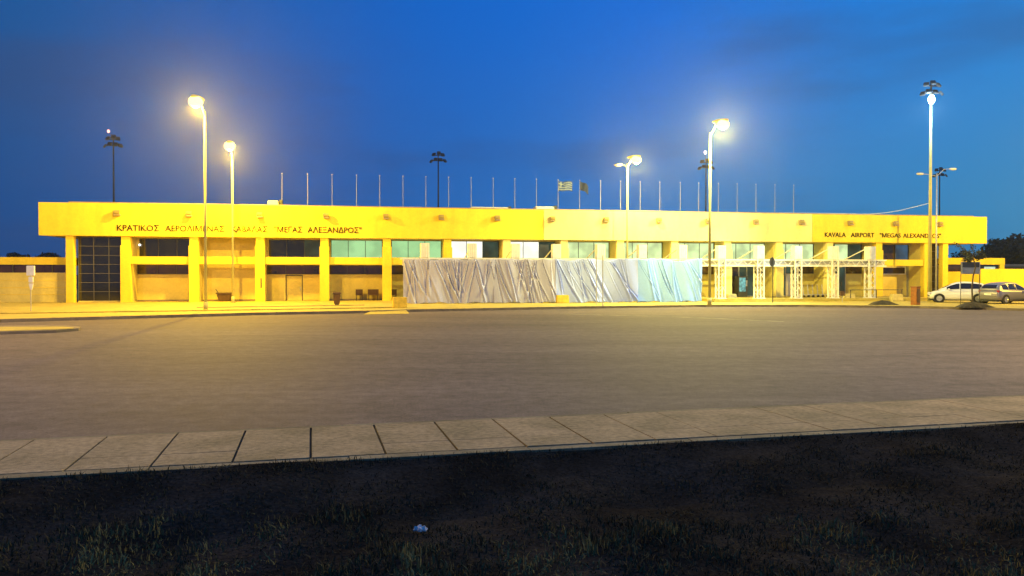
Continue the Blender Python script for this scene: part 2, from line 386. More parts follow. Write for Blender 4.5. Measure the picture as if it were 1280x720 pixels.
# soffit
MB().box(.2, LEN-.2, .256, 6, 4.98, 5.045).build('soffit', M['recess'], T)
# mid beams
for i in range(14):
    c0, c1 = cols[i]+.303, cols[i+1]-.303
    MB().box(c0, c1, -.02, .32, 2.98, 3.52).build('beam', M['render'] if i < 6 or i == 13 else M['render_floodlit'], T, .008)
upper = ['dark','wall','dim','green','green','white','white','pale','pale','pale','pale','pale','dgreen','blue']
UM = {'dark':['darkglass']*3,'dim':['darkglass','darkglass','dimglass'],'green':['greenglass']*3,'white':['whiteglass','whiteglass','dimglass'],
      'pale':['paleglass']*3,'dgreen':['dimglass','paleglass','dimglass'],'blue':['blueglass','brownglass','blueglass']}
def window(u0, u1, z0, z1, v, panes, parent=T, name='window', mull='frame', th=.045):
    n = len(panes); fr = MB(); w = (u1-u0)/n
    fr.box(u0, u1, v-.04, v+.06, z0, z0+th); fr.box(u0, u1, v-.04, v+.06, z1-th, z1)
    for k in range(n+1):
        x_ = u0+w*k; x0 = x_-(th/2 if 0<k<n else (0 if k==0 else th)); fr.box(x0, x0+th, v-.041, v+.059, z0+th, z1-th)
    o = fr.build(name, M[mull], parent)
    for k, p_ in enumerate(panes): MB().box(u0+w*k+.01, u0+w*(k+1)-.01, v+.0, v+.02, z0+.01, z1-.01).build('pane', M[p_], o)
    return o
for i in range(14):
    c0, c1 = cols[i]+.263, cols[i+1]-.263
    t = upper[i]
    glz = i in (10, 11, 12)
    # wall pieces at the back of the recess
    wl = MB()
    if t == 'wall':
        wl.box(c0, c1, VR, VR+.3, ZB, 5.04)
    else:
        wl.box(c0, c1, VR, VR+.3, 2.95, 3.42); wl.box(c0, c1, VR, VR+.3, 4.92, 5.04)
        wl.box(c0, c0+.15, VR, VR+.3, 3.42, 4.92); 
        window(c0+.15, c1-.02, 3.42, 4.92, VR+.08, UM[t])
        if i == 2:
            ud0, ud1 = U(357, VR), U(378.6, VR)
            wl.box(c0, ud0, VR, VR+.3, ZB, 2.22); wl.box(ud1, c1, VR, VR+.3, ZB, 2.22); wl.box(ud0, ud1, VR, VR+.3, 2.18, 2.22)
            dr = MB().box(ud0+.06, ud1-.06, VR+.10, VR+.15, .2, 2.10).build('door', M['recess'], T)
            MB().box(ud1-.22, ud1-.16, VR+.04, VR+.10, 1.0, 1.25).build('handle', M['alu'], dr)
            f_ = MB().box(ud0, ud0+.06, VR-.02, VR+.16, .2, 2.18); f_.box(ud1-.06, ud1, VR-.02, VR+.16, .2, 2.18); f_.box(ud0+.06, ud1-.06, VR-.02, VR+.16, 2.11, 2.18)
            f_.build('door_frame', M['frame'], dr)
        elif i == 13:
            um = U(1133, VR); wl.box(c0, um, VR, VR+.3, ZB, 2.22)
            window(um+.02, c1, .2, 2.94, VR+.05, ['brownglass']*2, mull='alu')
        elif not glz:
            wl.box(c0, c1, VR, VR+.3, ZB, 2.22)
        if i == 13: window(c0+.03, um-.03, 2.23, 2.94, VR+.08, ['brownglass'], mull='white_steel', th=.08)
        elif not glz: window(c0+.01, c1-.01, 2.23, 2.94, VR+.08, ['brownglass']*3, name='transom_window')
    wl.build('wall', M['recess'], T)
    MB().box(c0, c1, VR-.03, VR-.002, ZB, .32).build('skirting', M['cap'], T) if not glz and i != 2 else None
# glazed entrance bays
def gbay(i, spec):
    c0, c1 = cols[i]+.263, cols[i+1]-.263; w = c1-c0
    for k, (a, b, kind) in enumerate(spec):
        A, B = c0+w*a, c0+w*b
        if kind == 'wall': MB().box(A, B, VR, VR+.3, ZB, 2.3).build('wall', M['recess'], T); window(A, B, 2.31, 2.94, VR+.08, ['brownglass'])
        elif kind == 'white': MB().box(A, B, VR-.02, VR+.3, ZB, 2.3).build('panel', M['white_steel'], T, .01); window(A, B, 2.31, 2.94, VR+.08, ['dimglass'])
        else:
            o = window(A, B, .34, 2.94, VR+.06, [kind]*(2 if B-A > 1.2 else 1), name='glass_door', mull='alu', th=.06)
            MB().box((A+B)/2-.10, (A+B)/2-.06, VR-.06, VR-.02, 1.2, 1.6).build('handle', M['frame'], o)
gbay(10, [(0,.22,'wall'),(.22,.42,'brownglass'),(.42,.78,'dimglass'),(.78,1,'wall')])
gbay(11, [(0,.36,'dimglass'),(.36,.58,'white'),(.58,.64,'brownglass'),(.64,1,'wall')])
gbay(12, [(0,.45,'white'),(.45,.62,'dimglass'),(.62,1,'wall')])
# end curtain walls
def curtain(u0, u1, v, name):
    f_ = MB(); nu = max(1, round((u1-u0)/1.05)); nz = 7
    for k in range(nu+1): x_ = u0+(u1-u0)*k/nu; f_.box(x_-.02, x_+.02, v-.05, v+.02, .3, 4.95)
    for k in range(nz+1): z_ = .3+4.63*k/nz; f_.box(u0+.021, u1-.021, v-.045, v+.015, z_-.018, z_+.018)
    o = f_.build(name, mat('mullion_grey', (.12,.11,.09), .5, .1), T)
    MB().box(u0, u1, v-.01, v+.01, .3, 4.95).build('pane', M['darkglass'], o)
    MB().box(u0, u1, v-.12, v+.1, ZB, .298).build('plinth', M['recess'], T)
curtain(2.3, 5.38, .7, 'curtain_wall'); curtain(cols[-1]+.32, U(1180.5)-.28, .7, 'curtain_wall')
MB().box(2.0, 5.38, 6, 6.2, ZB, 5.04).build('back_wall', M['recess'], T)
MB().box(1.95, LEN-3.8, 2.25, 13.7, ZB, 5.04).build('core', M['recess'], T)
MB().ellipsoid((U(175.5, VR), VR-.12, 4.42), .07, .05, .07).build('window_glint', M['whitelamp'], T)  # glowing blob before the pane, stands in for a white reflection
# lettering
def text_mesh(body, u0, u1, zb, cap, parent, m, v=-.252, depth=.03):
    cu = bpy.data.curves.new('txt', 'FONT'); cu.body = body.translate(str.maketrans('ΚΡΑΤΙΟΕΝΒM', 'KPATIOENBΜ')); cu.size = 1; cu.extrude = .03; cu.offset = .004; cu.resolution_u = 3
    ob = bpy.data.objects.new('txt', cu); COL.objects.link(ob)
    dg = bpy.context.evaluated_depsgraph_get(); me = bpy.data.meshes.new_from_object(ob.evaluated_get(dg))
    bpy.data.objects.remove(ob); bpy.data.curves.remove(cu)
    n = len(me.vertices); c = np.zeros(n*3); me.vertices.foreach_get('co', c); c = c.reshape(-1,3)
    x0, x1 = c[:,0].min(), c[:,0].max(); y0, y1 = 0.0, c[:,1].max()
    P = np.zeros_like(c); P[:,0] = u0 + (c[:,0]-x0)/(x1-x0)*(u1-u0); P[:,2] = zb + c[:,1]/y1*cap; P[:,1] = v - depth/2 - (c[:,2]/.03)*depth/2
    me.vertices.foreach_set('co', P.reshape(-1)); me.materials.clear(); me.materials.append(m); me.update()
    o = bpy.data.objects.new('lettering', me); COL.objects.link(o); o.parent = parent; return o
for w, a, b in (('ΚΡΑΤΙΚΟΣ',148,200.5),('ΑΕΡΟΛΙΜΕΝΑΣ',208,281.5),('ΚΑΒΑΛΑΣ',290.5,335),('"ΜΕΓΑΣ',343.5,378.5),('ΑΛΕΞΑΝΔΡΟΣ"',385,452)):
    text_mesh(w, U(a), U(b), 5.36, .44, T, M['letter'])
for w, a, b in (('KAVALA',1028.5,1054.5),('AIRPORT',1061,1090),('"MEGAS',1097,1123),('ALEXANDROS"',1126,1173)):
    text_mesh(w, U(a), U(b), 5.42, .38, T, M['letter'])
# left wing
LW = empty('left_wing', tuple(W(1.6, 1.2)), ANG, 'low cream side wing with ribbon window left of the terminal', 'building')
MB().box(-26, 0, 0, .35, 2.92, 3.46).build('fascia', M['render'], LW, .01)
MB().box(-26, 0, .05, .4, ZB, 2.34).build('wall', M['recess'], LW)
for k in range(3): MB().box(-26, 0, .03, .048, .75+.5*k, .775+.5*k).build('groove_band', M['render'], LW)
MB().box(-26, -.02, .352, 9, 2.95, 3.44).build('roof', M['roofgrey'], LW)
f_ = MB(); [f_.box(-26+1.3*k, -26+1.3*k+.05, .10, .16, 2.345, 2.915) for k in range(20)]
w_ = f_.build('window', M['frame'], LW); MB().box(-26, -.03, .17, .19, 2.345, 2.915).build('pane', M['brownglass'], w_)
# right wing and yard wall
ur = U(1184, 2)
RW = empty('right_wing', tuple(W(ur, 2.0)), ANG, 'low cream side wing with small windows right of the terminal', 'building')
wlen = U(1256, 2)-ur
MB().box(0, wlen, 0, .3, 3.15, 3.75).build('fascia', M['render'], RW, .01)
MB().box(0, wlen-.6, .31, 8, 3.2, 3.70).build('roof', M['roofgrey'], RW)
MB().box(0, wlen, .05, .35, ZB, 2.5).build('wall', M['render'], RW)
MB().box(wlen-.5, wlen-.02, .04, .34, 2.5, 3.148).build('column', M['render'], RW)
w_ = MB().box(.4*wlen, .4*wlen+.1, .1, .2, 2.502, 3.148).build('window', M['frame'], RW)
MB().box(.02, .4*wlen, .17, .2, 2.502, 3.148).build('pane', M['brownglass'], w_)
MB().box(.4*wlen+.1, wlen-.5, .17, .2, 2.502, 3.148).build('pane', M['darkglass'], w_)
MB().box(.66*wlen, .85*wlen, .13, .165, 2.52, 2.95).build('lit_pane', M['litwindow'], w_)
yw = MB().box(U(1226, -1.0)-ur, 40, -3.0, -2.75, ZB, 2.72).build('yard_wall', M['render'], None, .01)
yw.location = W(ur, 2.0); yw.rotation_euler = (0,0,ANG); tag(yw, 'plain yellow wall running behind the parked cars', 'wall')
# distant low shed on far right
fs = empty('storage_shed', tuple(W(ur+16, 26)), ANG, 'low dark shed with a lit opening beyond the yard wall', 'building')
MB().box(-7, 22, 0, 8, 0, 3.3).build('wall', mat('shed_wall', (.10,.11,.09), .8, .2), fs)
MB().box(-7.2, 22.2, -.2, 8.2, 3.302, 3.6).build('roof', M['roofgrey'], fs)
for k in range(4): MB().box(-5.5+5*k, -3.2+5*k, -.04, -.01, 2.2, 3.1).build('window', M['litwindow'] if k in (0,2) else M['darkglass'], fs)

# fascia wall lamps
def wall_lamp(i, x, T_):
    o = empty('wall_lamp', tuple(W(U(x, -.4), -.25, 6.42)), ANG, None, 'lamp', 'wall lamps along the fascia')
    b = MB().box(-.20, .20, -.30, -.002, 0, .10); b.box(-.22, -.18, -.26, -.002, .10, .36)
    b.build('bracket', M['cap'], o, .006)
    h = MB(); n = 10; vs = []
    for j in range(n+1):
        a = PI*j/n; vs += [(-.17, -.14-.15*math.cos(a)*0-.14*math.sin(a), .24-.16*math.cos(a)), (.17, -.14-.14*math.sin(a), .24-.16*math.cos(a))]
    h.add(vs, [(2*j, 2*j+1, 2*j+3, 2*j+2) for j in range(n)] + [tuple(range(0, 2*n+2, 2)), tuple(range(1, 2*n+2, 2))[::-1]])
    h.build('lamp_shade', mat('lamp_housing', (.34,.26,.07), .6, .1), o)
    return o
wx = [147,237,325,408,483,552,622,691,758,824,885,945,1002,1063,1120,1175]
wl0 = wall_lamp(0, wx[0], T)
for i, x in enumerate(wx):
    o = wl0 if i == 0 else copy_tree(wl0)
    o.location = W(U(x, -.4), -.252, 6.42)
    o['label'] = f'small brown wall lamp, {ORD[i]} from the left along the fascia'

# rooftop units
for x0, x1, y, h, v, lab in ((336,349,250,.35,1.0,'small pale vent box near left end of the terminal roof'),(588,634,259,.35,3.5,'long low grey roof unit left of the fascia joint'),(668,691,258,.42,3.0,'short grey roof unit right above the fascia joint')):
    u0, u1 = U(x0, v), U(x1, v)
    o = empty('roof_unit', tuple(W((u0+u1)/2, v, ZT+.10)), ANG, lab, 'roof unit')
    w = (u1-u0)/2
    MB().box(-w, w, -.5, .5, 0, h).build('casing', M['alu'], o, .02); MB().box(w+.02, w+.3, -.3, .3, 0, h*1.25).build('vent', M['darkmetal'], o, .02)

# flagpoles
fx = [353,385,415.5,446,475,504,532.5,561,589,616.5,643.5,670.5,697.5,724.5,750.5,775.5,800,824.5,850,873,897.5,921,944.5,968,991.5]
v_f = 2.0
def flagpole():
    o = empty('flagpole', (0,0,0), ANG, None, 'flagpole', 'flagpoles along the terminal roof')
    MB().tube((0,0,0), (0,0,2.55), .026, .015, 6).build('pole', M['flagpole'], o)
    MB().ellipsoid((0,0,2.59), .045, .045, .045, 8, 6).build('finial', M['galv'], o)
    MB().box(-.12,.12,-.12,.12,0,.03).build('base_plate', M['galv'], o)
    return o
fp0 = flagpole()
for i, x in enumerate(fx):
    o = fp0 if i == 0 else copy_tree(fp0)
    o.location = W(U(x, v_f), v_f, ZT+.10)
    o['label'] = f'thin pale flagpole, {ORD[i]} from the left on the roof' + (', flying the striped flag' if i==12 else ', flying the dark flag' if i==13 else '')
# flags
def flag_mesh(w, h, nx, ny, droop):
    pts = []
    for j in range(ny+1):
        for i in range(nx+1):
            s, t = i/nx, j/ny
            pts.append((s*w*(1-.25*droop), .10*math.sin(s*7+t*2)*(.2+s), -t*h-s*s*droop*h*.6*(1) - .05*math.sin(s*6)))
    return pts
def flag(name, x, label, w, h, droop, greek):
    o = empty(name, tuple(W(U(x, v_f)+.03, v_f, ZT+.10+2.50)), ANG, label, 'flag')
    nx, ny = 27, 18; P = flag_mesh(w, h, nx, ny, droop); A, B = MB(), MB()
    A.v = [tuple(p_) for p_ in P]; B.v = [(p_[0], p_[1]-.0, p_[2]) for p_ in P]
    for j in range(ny):
        for i in range(nx):
            f_ = (j*(nx+1)+i, j*(nx+1)+i+1, (j+1)*(nx+1)+i+1, (j+1)*(nx+1)+i)
            white = False
            if greek:
                white = (j//2) % 2 == 1
                if i < 10 and j < 10: white = (4 <= i < 6) or (4 <= j < 6)
            (B if white else A).f.append(f_)
    oa = A.build('cloth', M['flagblue'] if greek else M['flagnavy'], o, smooth=True)
    if greek: B.build('stripes', M['flagwhite'], o, smooth=True)
    for ob in [c for c in bpy.data.objects if c.parent == o]:
        md = ob.modifiers.new('t', 'SOLIDIFY'); md.thickness = .004
flag('national_flag', 697.5, 'blue and white striped flag with a cross flying above the roof', 1.25, .80, .15, True)
flag('dark_flag', 724.5, 'dark navy flag drooping from its pole above the roof', 1.0, .7, 1.1, False)

# ------------------------------------------------------------------ entrance canopy
VC = -4.5; tx = [531,590,644,695,750,802,852,900.5,948.7,995.6,1041.4,1087.2]
CN = empty('entrance_canopy', (O.x, O.y, 0), ANG, 'white steel lattice canopy frame standing before the terminal entrance', 'canopy')
ZC0, ZC1, ZTOP = 2.84, 3.40, 4.45
tu = [U(x, VC) for x in tx]
for k, u in enumerate(tu):
    zb = .34 if tx[k] > 890 else .14
    p_ = MB(); a = .27
    for sx in (-a, a):
        for sy in (-a, a): p_.box(u+sx-.045, u+sx+.045, VC+sy-.045, VC+sy+.045, zb, ZTOP-1.05)
    n = 6; H = (ZC1-zb)/n
    for j in range(n):
        z0, z1 = zb+H*j, zb+H*(j+1); s = 1 if j % 2 else -1
        for sy in (-a, a): p_.tube((u-a*s, VC+sy, z0), (u+a*s, VC+sy, z1), .022, n=5)
        for sx in (-a, a): p_.tube((u+sx, VC-a*s, z0), (u+sx, VC+a*s, z1), .022, n=5)
    t_ = p_.build('lattice_column', M['white_steel'], CN)
    MB().box(u-a-.1, u+a+.1, VC-a-.1, VC+a+.1, zb-.0, zb+.05).build('foot_plate', M['white_steel'], t_)
    hb = MB()
    for q in range(4): hb.box(u-.31+.158*q, u-.31+.158*q+.147, VC-.30, VC+.30, ZC1+.02, ZTOP)
    hb.build('head_box', M['white_steel'], t_, .006)
    tb = MB().tube((u, VC+.2, ZTOP-.08), (u-.1, VC+3.4, ZC1+.05), .045, n=6); tb.tube((u, VC+.3, ZC1-.08), (u, -.13, ZC1-.08), .05, n=6)
    tb.build('tie_rod', M['white_steel'], t_)
def lattice(u0, u1, v, z0, z1, step, r=.05):
    m_ = MB(); 
    for z in (z0, z1): m_.box(u0, u1, v-r, v+r, z-r, z+r)
    n = int((u1-u0)/step); 
    for j in range(n):
        a = u0+step*j; zz = (z0, z1) if j % 2 else (z1, z0)
        m_.tube((a, v, zz[0]), (a+step, v, zz[1]), .024, n=5)
    return m_
bm_ = lattice(tu[0]-1.6, tu[-1]+1.3, VC-.22, ZC0+.05, ZC1-.05, .42); 
bm_.build('lattice_beam', M['white_steel'], CN)
lattice(tu[0]-1.6, tu[-1]+1.3, VC+.22, ZC0+.05, ZC1-.05, .42).build('lattice_beam', M['white_steel'], CN)
# boarding plate behind beam lattice (flat gusset sheet)
MB().box(tu[0]-1.6, tu[-1]+1.3, VC-.02, VC+.02, ZC0+.02, ZC1-.02).build('beam_web', mat('translucent_web', (.52,.50,.40), .6, .15, 1), CN)
MB().box(tu[0]-1.6, tu[-1]+1.3, VC+3.35, VC+3.45, ZC1-.05, ZC1+.05).build('purlin', M['white_steel'], CN)

# tarpaulins
def tarp(x0, x1, m, label, seed, dirn, nc):
    rr = np.random.default_rng(seed); v = -5.02
    u0, u1 = U(x0, v), U(x1, v); L = u1-u0; nx = int(L/.035); ny = 90
    s = np.linspace(0, L, nx+1)[None,:].repeat(ny+1, 0); t = np.linspace(0, 1, ny+1)[:,None].repeat(nx+1, 1)
    d = np.zeros_like(s)
    ties = np.concatenate([[0.05], np.sort(rr.random(max(3, int(L/.8))))*L*.96+.02*L, [L-.05]])
    d += .16*np.sin(s*1.9+1.2*t+seed)*t*(1-.4*t) + .03*np.sin(s*4.3-3*t+seed*2)
    for k in range(nc):
        tie = L*(k+rr.random())/nc if rr.random() < .75 else ties[rr.integers(0, len(ties))]
        slope = (dirn if rr.random() < dirn else -.5)*rr.uniform(.15, 2.1)+rr.normal(0, .2); ext = rr.uniform(.8, 1.5); w = rr.uniform(.03, .085); amp = rr.uniform(.035, .125)*(1 if rr.random() < .6 else -.8)
        cx = tie + slope*np.power(t, rr.uniform(.75, 1.35)); ww = w*(.35+1.1*t)
        q = (s-cx)/ww; env = np.clip(t/.06, 0, 1)*np.clip((ext-t)/.3, 0, 1)
        d += amp*env*(np.exp(-q*q) - .7*np.exp(-(q-1.7)**2/1.3))
    hem = rr.random(60); 
    zt = 3.30 + (s+u0-U(504,v))/(U(877,v)-U(504,v))*.14
    # sag between tie points on the top hem
    sag = np.zeros(nx+1)
    for a, b in zip(ties[:-1], ties[1:]):
        mk = (s[0]>=a)&(s[0]<=b); 
        if b-a > .2: sag[mk] = .07*(b-a)*np.sin(PI*(s[0][mk]-a)/(b-a))
    zb = .17 + .04*np.sin(s[0]*2.1+seed) + .03*np.sin(s[0]*5.3)
    Z = (zt-sag[None,:])*(1-t) + zb[None,:]*t
    P = np.stack([s+u0, v - .06 + .0*s - np.abs(0) + d*-1.0, Z], -1)
    P[...,1] = np.minimum(P[...,1], v+.26)
    idx = lambda j, i: j*(nx+1)+i
    fs = [(idx(j,i), idx(j,i+1), idx(j+1,i+1), idx(j+1,i)) for j in range(ny) for i in range(nx)]
    me = bpy.data.meshes.new('tarpaulin'); me.from_pydata(P.reshape(-1,3).tolist(), [], fs); me.update()
    me.polygons.foreach_set('use_smooth', [True]*len(me.polygons)); me.materials.append(m)
    o = bpy.data.objects.new('tarpaulin', me); COL.objects.link(o); o.location = (O.x, O.y, 0); o.rotation_euler = (0,0,ANG)
    md = o.modifiers.new('t', 'SOLIDIFY'); md.thickness = .006
    tag(o, label, 'tarpaulin', 'tarpaulins closing off the entrance')
tarp(504, 618, M['tarp_grey'], 'lilac grey creased tarpaulin at the left end of the hoarding', 3, .7, 26)
tarp(617, 695, M['tarp_grey'], 'grey creased tarpaulin left of centre, between lilac and pale blue sheets', 5, .9, 17)
tarp(694, 797, M['tarp_pale'], 'pale blue-grey tarpaulin with long diagonal creases behind the two thin posts', 8, 1, 20)
tarp(796, 877, M['tarp_blue'], 'bright light blue tarpaulin at the right end of the hoarding', 12, 1, 13)

# ------------------------------------------------------------------ lamps
def point(name, loc, power, col, radius=.25):
    l = bpy.data.lights.new(name, 'POINT'); l.energy = power; l.color = col; l.shadow_soft_size = radius
    o = bpy.data.objects.new(name, l); COL.objects.link(o); o.location = loc; return o
SOD = (1.0, .63, .035)
def street_lamp(base, top_z, lamp_pt, label, lit=True, power=1, col=SOD, both=True, zb=.14, other=None, pole_m='palepole', r=.085):
    o = empty('street_lamp', (base.x, base.y, zb), 0, label, 'street lamp')
    H = top_z - zb; b = Vector((base.x, base.y, zb))
    MB().tube((0,0,0), (0,0,H), r, r*.6, 10).build('pole', M[pole_m], o, smooth=True)
    MB().tube((0,0,0), (0,0,.5), r*1.5, r*1.35, 10).build('pole_base', M[pole_m], o, smooth=True)
    lp = Vector(lamp_pt) - b
    heads = [(lp, lit)]
    if both: heads.append((Vector(other)-b if other is not None else Vector((-lp.x, -lp.y, lp.z)), False))
    for hp, on in heads:
        d = Vector((hp.x, hp.y, 0)); 
        if d.length < .05: d = Vector((.3, -.4, 0))
        d.normalize(); st = Vector((0,0,H-.25)); mid = Vector((hp.x*.45, hp.y*.45, hp.z+.06))
        a_ = MB().path([st, mid, hp - d*.35 + Vector((0,0,.10))], .04 if on else .022, 6).build('arm', M[pole_m], o)
        hd = MB().ellipsoid((0,0,0), .66 if on else .36, .24 if on else .13, .13 if on else .07, 14, 8).build('lamp_head', M['galv'] if not on else M['palepole'], a_, smooth=True)
        hd.location = hp + Vector((0,0,.26 if on else .14)) - (d*.22 if on else d*0); hd.rotation_euler = (0, 0, math.atan2(d.y, d.x))
        ln_ = MB().ellipsoid((0,0,0), .40 if on else .34, .38 if on else .17, .34 if on else .10, 16, 10).build('lens', M['sodium'] if on else M['headlight'], hd, smooth=True)
        ln_.location = (.22 if on else 0,0,-.26 if on else -.05)
        if on: point('lamp_light', tuple(b+hp+Vector((0,0,-.44))), power, col, .16)
    return o
P_ = 16000
def pole_at(x, Y): return Vector(((x-640)/F*Y, Y, 0))
street_lamp(pole_at(257,45.6), 11.4, at_depth(246,128,44.6), 'tall lit street lamp nearest the camera at left', both=False, power=P_*.9)
street_lamp(pole_at(291,57.5), 10.6, at_depth(288,183,56.5), 'shorter lit street lamp just right of the tall one at left', both=False, power=P_*1.0)
street_lamp(pole_at(784,63.0), 10.9, at_depth(795,200,62.4), 'lit street lamp rising behind the blue tarpaulins', power=P_*.55, other=at_depth(772,208,63.4), col=(1.0,.78,.14))
street_lamp(pole_at(887,54.0), 11.7, at_depth(903,156,53.2), 'brightest lit street lamp right of the tarpaulins', both=False, power=P_*1.1, col=(1.0,.84,.20), r=.10)
street_lamp(pole_at(1170,67.5), 10.7, at_depth(1149,219,67.2), 'unlit double-armed street lamp beside the tall floodlight mast', lit=False, other=at_depth(1190,213,67.8), pole_m='galv')
# fill lamps added outside the frame to light asphalt and right fascia
street_lamp(Vector((50,56,0)), 11.5, (48.8,55.6,11.7), 'added fill lamp beyond the right edge of view', power=P_*2.0)
street_lamp(Vector((-44,42,0)), 11.5, (-43,42.6,11.7), 'added fill lamp beyond the left edge of view', power=P_*.3)
for X, Y, k in ((-27, 21, .55), (25, 19, .75)):
    street_lamp(Vector((X,Y,0)), 11.5, (X-math.copysign(1.2,X),Y,11.7), 'added fill lamp at the near side, outside the '+('left' if X<0 else 'right')+' of view', power=P_*k*1.35, col=(1.0,.68,.36) if X < 0 else (1.0,.74,.30))

def mast(x, ytop, Y, label, lamp=None, zb=.0, r=.15, hs=.9, name='floodlight_mast', bands=True):
    X = (x-640)/F*Y; top = CZ+(HOR-ytop)/F*Y
    o = empty(name, (X, Y, zb), 0, label, 'floodlight mast')
    H = top-zb-1.6*hs
    if bands:
        MB().tube((0,0,0),(0,0,H*.55), r, r*.8, 10).build('pole', M['galv'], o, smooth=True); MB().tube((0,0,H*.55+.01),(0,0,H), r*.75, r*.5, 10).build('upper_pole', M['darkmetal'], o, smooth=True)
    else: MB().tube((0,0,0),(0,0,H), r, r*.5, 12).build('pole', M['palepole'], o, smooth=True)
    fr_ = MB().tube((-1.0*hs,0,H),(1.0*hs,0,H), .06, n=6); fr_.tube((-.7*hs,0,H+.75*hs),(.7*hs,0,H+.75*hs), .06, n=6); fr_.tube((0,0,H),(0,0,H+1.3*hs), .07, n=6)
    fr_.build('head_frame', M['darkmetal'], o)
    for (fx_, fz, tw) in ((-.95,-.1,-.5),(-.35,.15,0),(.35,.1,.1),(.95,-.05,.5),(-.6,.85,-.3),(.1,1.05,0),(.65,.8,.3)):
        q = MB().box(-.26*hs,.26*hs,-.12*hs,.12*hs,-.24*hs,.24*hs).build('floodlight', M['darkmetal'], o, .03)
        q.location = (fx_*hs, -.2*hs, H+fz*hs); q.rotation_euler = (math.radians(-35), 0, tw*2)
    if lamp: 
        lc = at_depth(lamp[0], lamp[1], Y)
        q = MB().ellipsoid((0,0,0), .15,.15,.2, 10, 8).build('obstruction_light', M[lamp[2]], o, smooth=True); q.location = (lc.x-X, 0, lc.z-zb)
        MB().tube((0,0,H+1.2*hs), (lc.x-X, 0, lc.z-zb-.25), .03, n=5).build('light_bracket', M['darkmetal'], o)
    return o, X, H+zb
mast(143, 166, 89, 'distant floodlight mast with a small red lamp at far left', (137,164.5,'redlamp'))
mast(548, 187, 102, 'distant floodlight mast rising behind the middle-left of the roof')
mast(882, 196, 103, 'distant floodlight mast with a white lamp behind the bright street lamp', (881,191,'whitelamp'))
mast(1173.5, 207, 116, 'distant floodlight mast behind the tall lit mast at right')
tm, tX, tH = mast(1162, 98, 62.5, 'tall pale mast with a cool white floodlight, right of the terminal', zb=.14, r=.15, hs=.75, bands=False)
q = MB().ellipsoid((0,0,0), .24,.2,.36, 12, 8).build('floodlight_lens', M['coolwhite'], tm, smooth=True); q.location = (-.12,-.30,tH-.14-.55)
point('mast_light', (tX-.28, 61.6, tH-1.5), 1500, (.40,.72,1.0), .15)
sp_ = bpy.data.lights.new('flood_spot', 'SPOT'); sp_.energy = 36000; sp_.color = (.60,.85,1.0); sp_.spot_size = math.radians(52); sp_.spot_blend = .9; sp_.shadow_soft_size = .35
so = bpy.data.objects.new('flood_spot', sp_); COL.objects.link(so); so.location = (tX-.5, 60.9, tH-.9)
tgt = W(U(850, -5), -5, 2.2); so.rotation_euler = (tgt-so.location).to_track_quat('-Z', 'Y').to_euler()
# cable from mast to roof
a = Vector((tX, 62.4, CZ+(HOR-253.5)/F*62.5)); b = W(U(1060,-.1), .3, ZT+.14); c = W(U(930,-.1), .5, ZT+.13)
pts = [a.lerp(b, t/14)+Vector((0,0,-.35*math.sin(PI*t/14))) for t in range(15)] + [b.lerp(c, t/6) for t in range(1,7)]
tag(MB().path(pts, .018, 5).build('cable', M['cable']), 'pale cable strung from the tall mast to the roof edge', 'cable')
for x0, x1 in ((1085,1097),(1057,1062)):
    pass

# ------------------------------------------------------------------ street furniture
def block(x, y, w, h, z=.14, d=.5, label='', tw=.85, name='concrete_block', m='concrete'):
    p_ = ground_pt(x, y, z); o = MB().frustum(0, 0, 0, h, w, d, w*tw, d*.8).build(name, M[m], None, .03)
    o.location = (p_.x, p_.y, z); o.rotation_euler = (0,0,ANG+random.uniform(-.1,.1)); tag(o, label, 'concrete block', 'concrete blocks along the pavement')
block(499.5, 384.8, .85, .66, .14, label='yellow concrete block by the ramp at the left end of the tarpaulins', tw=1.0, m='yellow_block')
block(703, 378.8, .92, .58, .14, label='yellow concrete block in front of the middle of the tarpaulins', tw=.95, m='yellow_block')
block(830.5, 377, .95, .56, .14, label='yellow concrete block in front of the bright blue tarpaulin', tw=.92, m='yellow_block')
block(914, 374, .85, .42, .24, label='white concrete block right of the bright street lamp')
block(1061, 374.0, .95, .45, .24, label='low white concrete block beside the thin barrier rail')
block(1120.5, 376.2, 1.0, .55, .14, label='white concrete block between soil mound and orange cabinet')
# bins, tubs, benches
def litter_bin(x, y, z, label, s=1.0):
    p_ = ground_pt(x, y, z); o = empty('litter_bin', (p_.x, p_.y, z), .2, label, 'bin')
    b = MB().frustum(0,0,.06*s,.72*s,.36*s,.36*s,.46*s,.46*s).build('body', M['brown'], o, .02)
    MB().frustum(0,0,.725*s,.84*s,.56*s,.56*s,.50*s,.50*s).build('lid', M['brown'], o, .02)
    MB().box(-.13*s,.13*s,-.13*s,.13*s,0,.06*s).build('foot', M['darkmetal'], o)
litter_bin(421, 381, .2, 'brown litter bin with flared lid on the terrace')
p_ = W(U(281, 1.0), 1.0, .2); o = empty('plant_tub', tuple(p_), ANG, 'wide dark brown tub standing in the second bay', 'tub')
MB().frustum(0,0,.0,.55,.75,.6,1.1,.8).build('body', M['brown'], o, .04); MB().box(-.60,.60,-.43,.43,.552,.66).build('rim', M['brown'], o, .03)
MB().tube((-.45,-.2,.66),(-.62,-.2,.92),.03).build('handle', M['darkmetal'], o)
def bench(x, w, label):
    o = empty('bench', tuple(W(U(x, 1.1), 1.1, .2)), ANG, label, 'bench', 'benches in the recess')
    MB().box(-w/2,w/2,-.25,.2,.40,.46).build('seat', M['brown'], o, .01)
    MB().box(-w/2,w/2,.2,.26,.46,.86).build('backrest', M['brown'], o, .01)
    for s in (-1,1): MB().box(s*w*.4-.03,s*w*.4+.03,-.2,.18,0,.398).build('leg', M['darkmetal'], o)
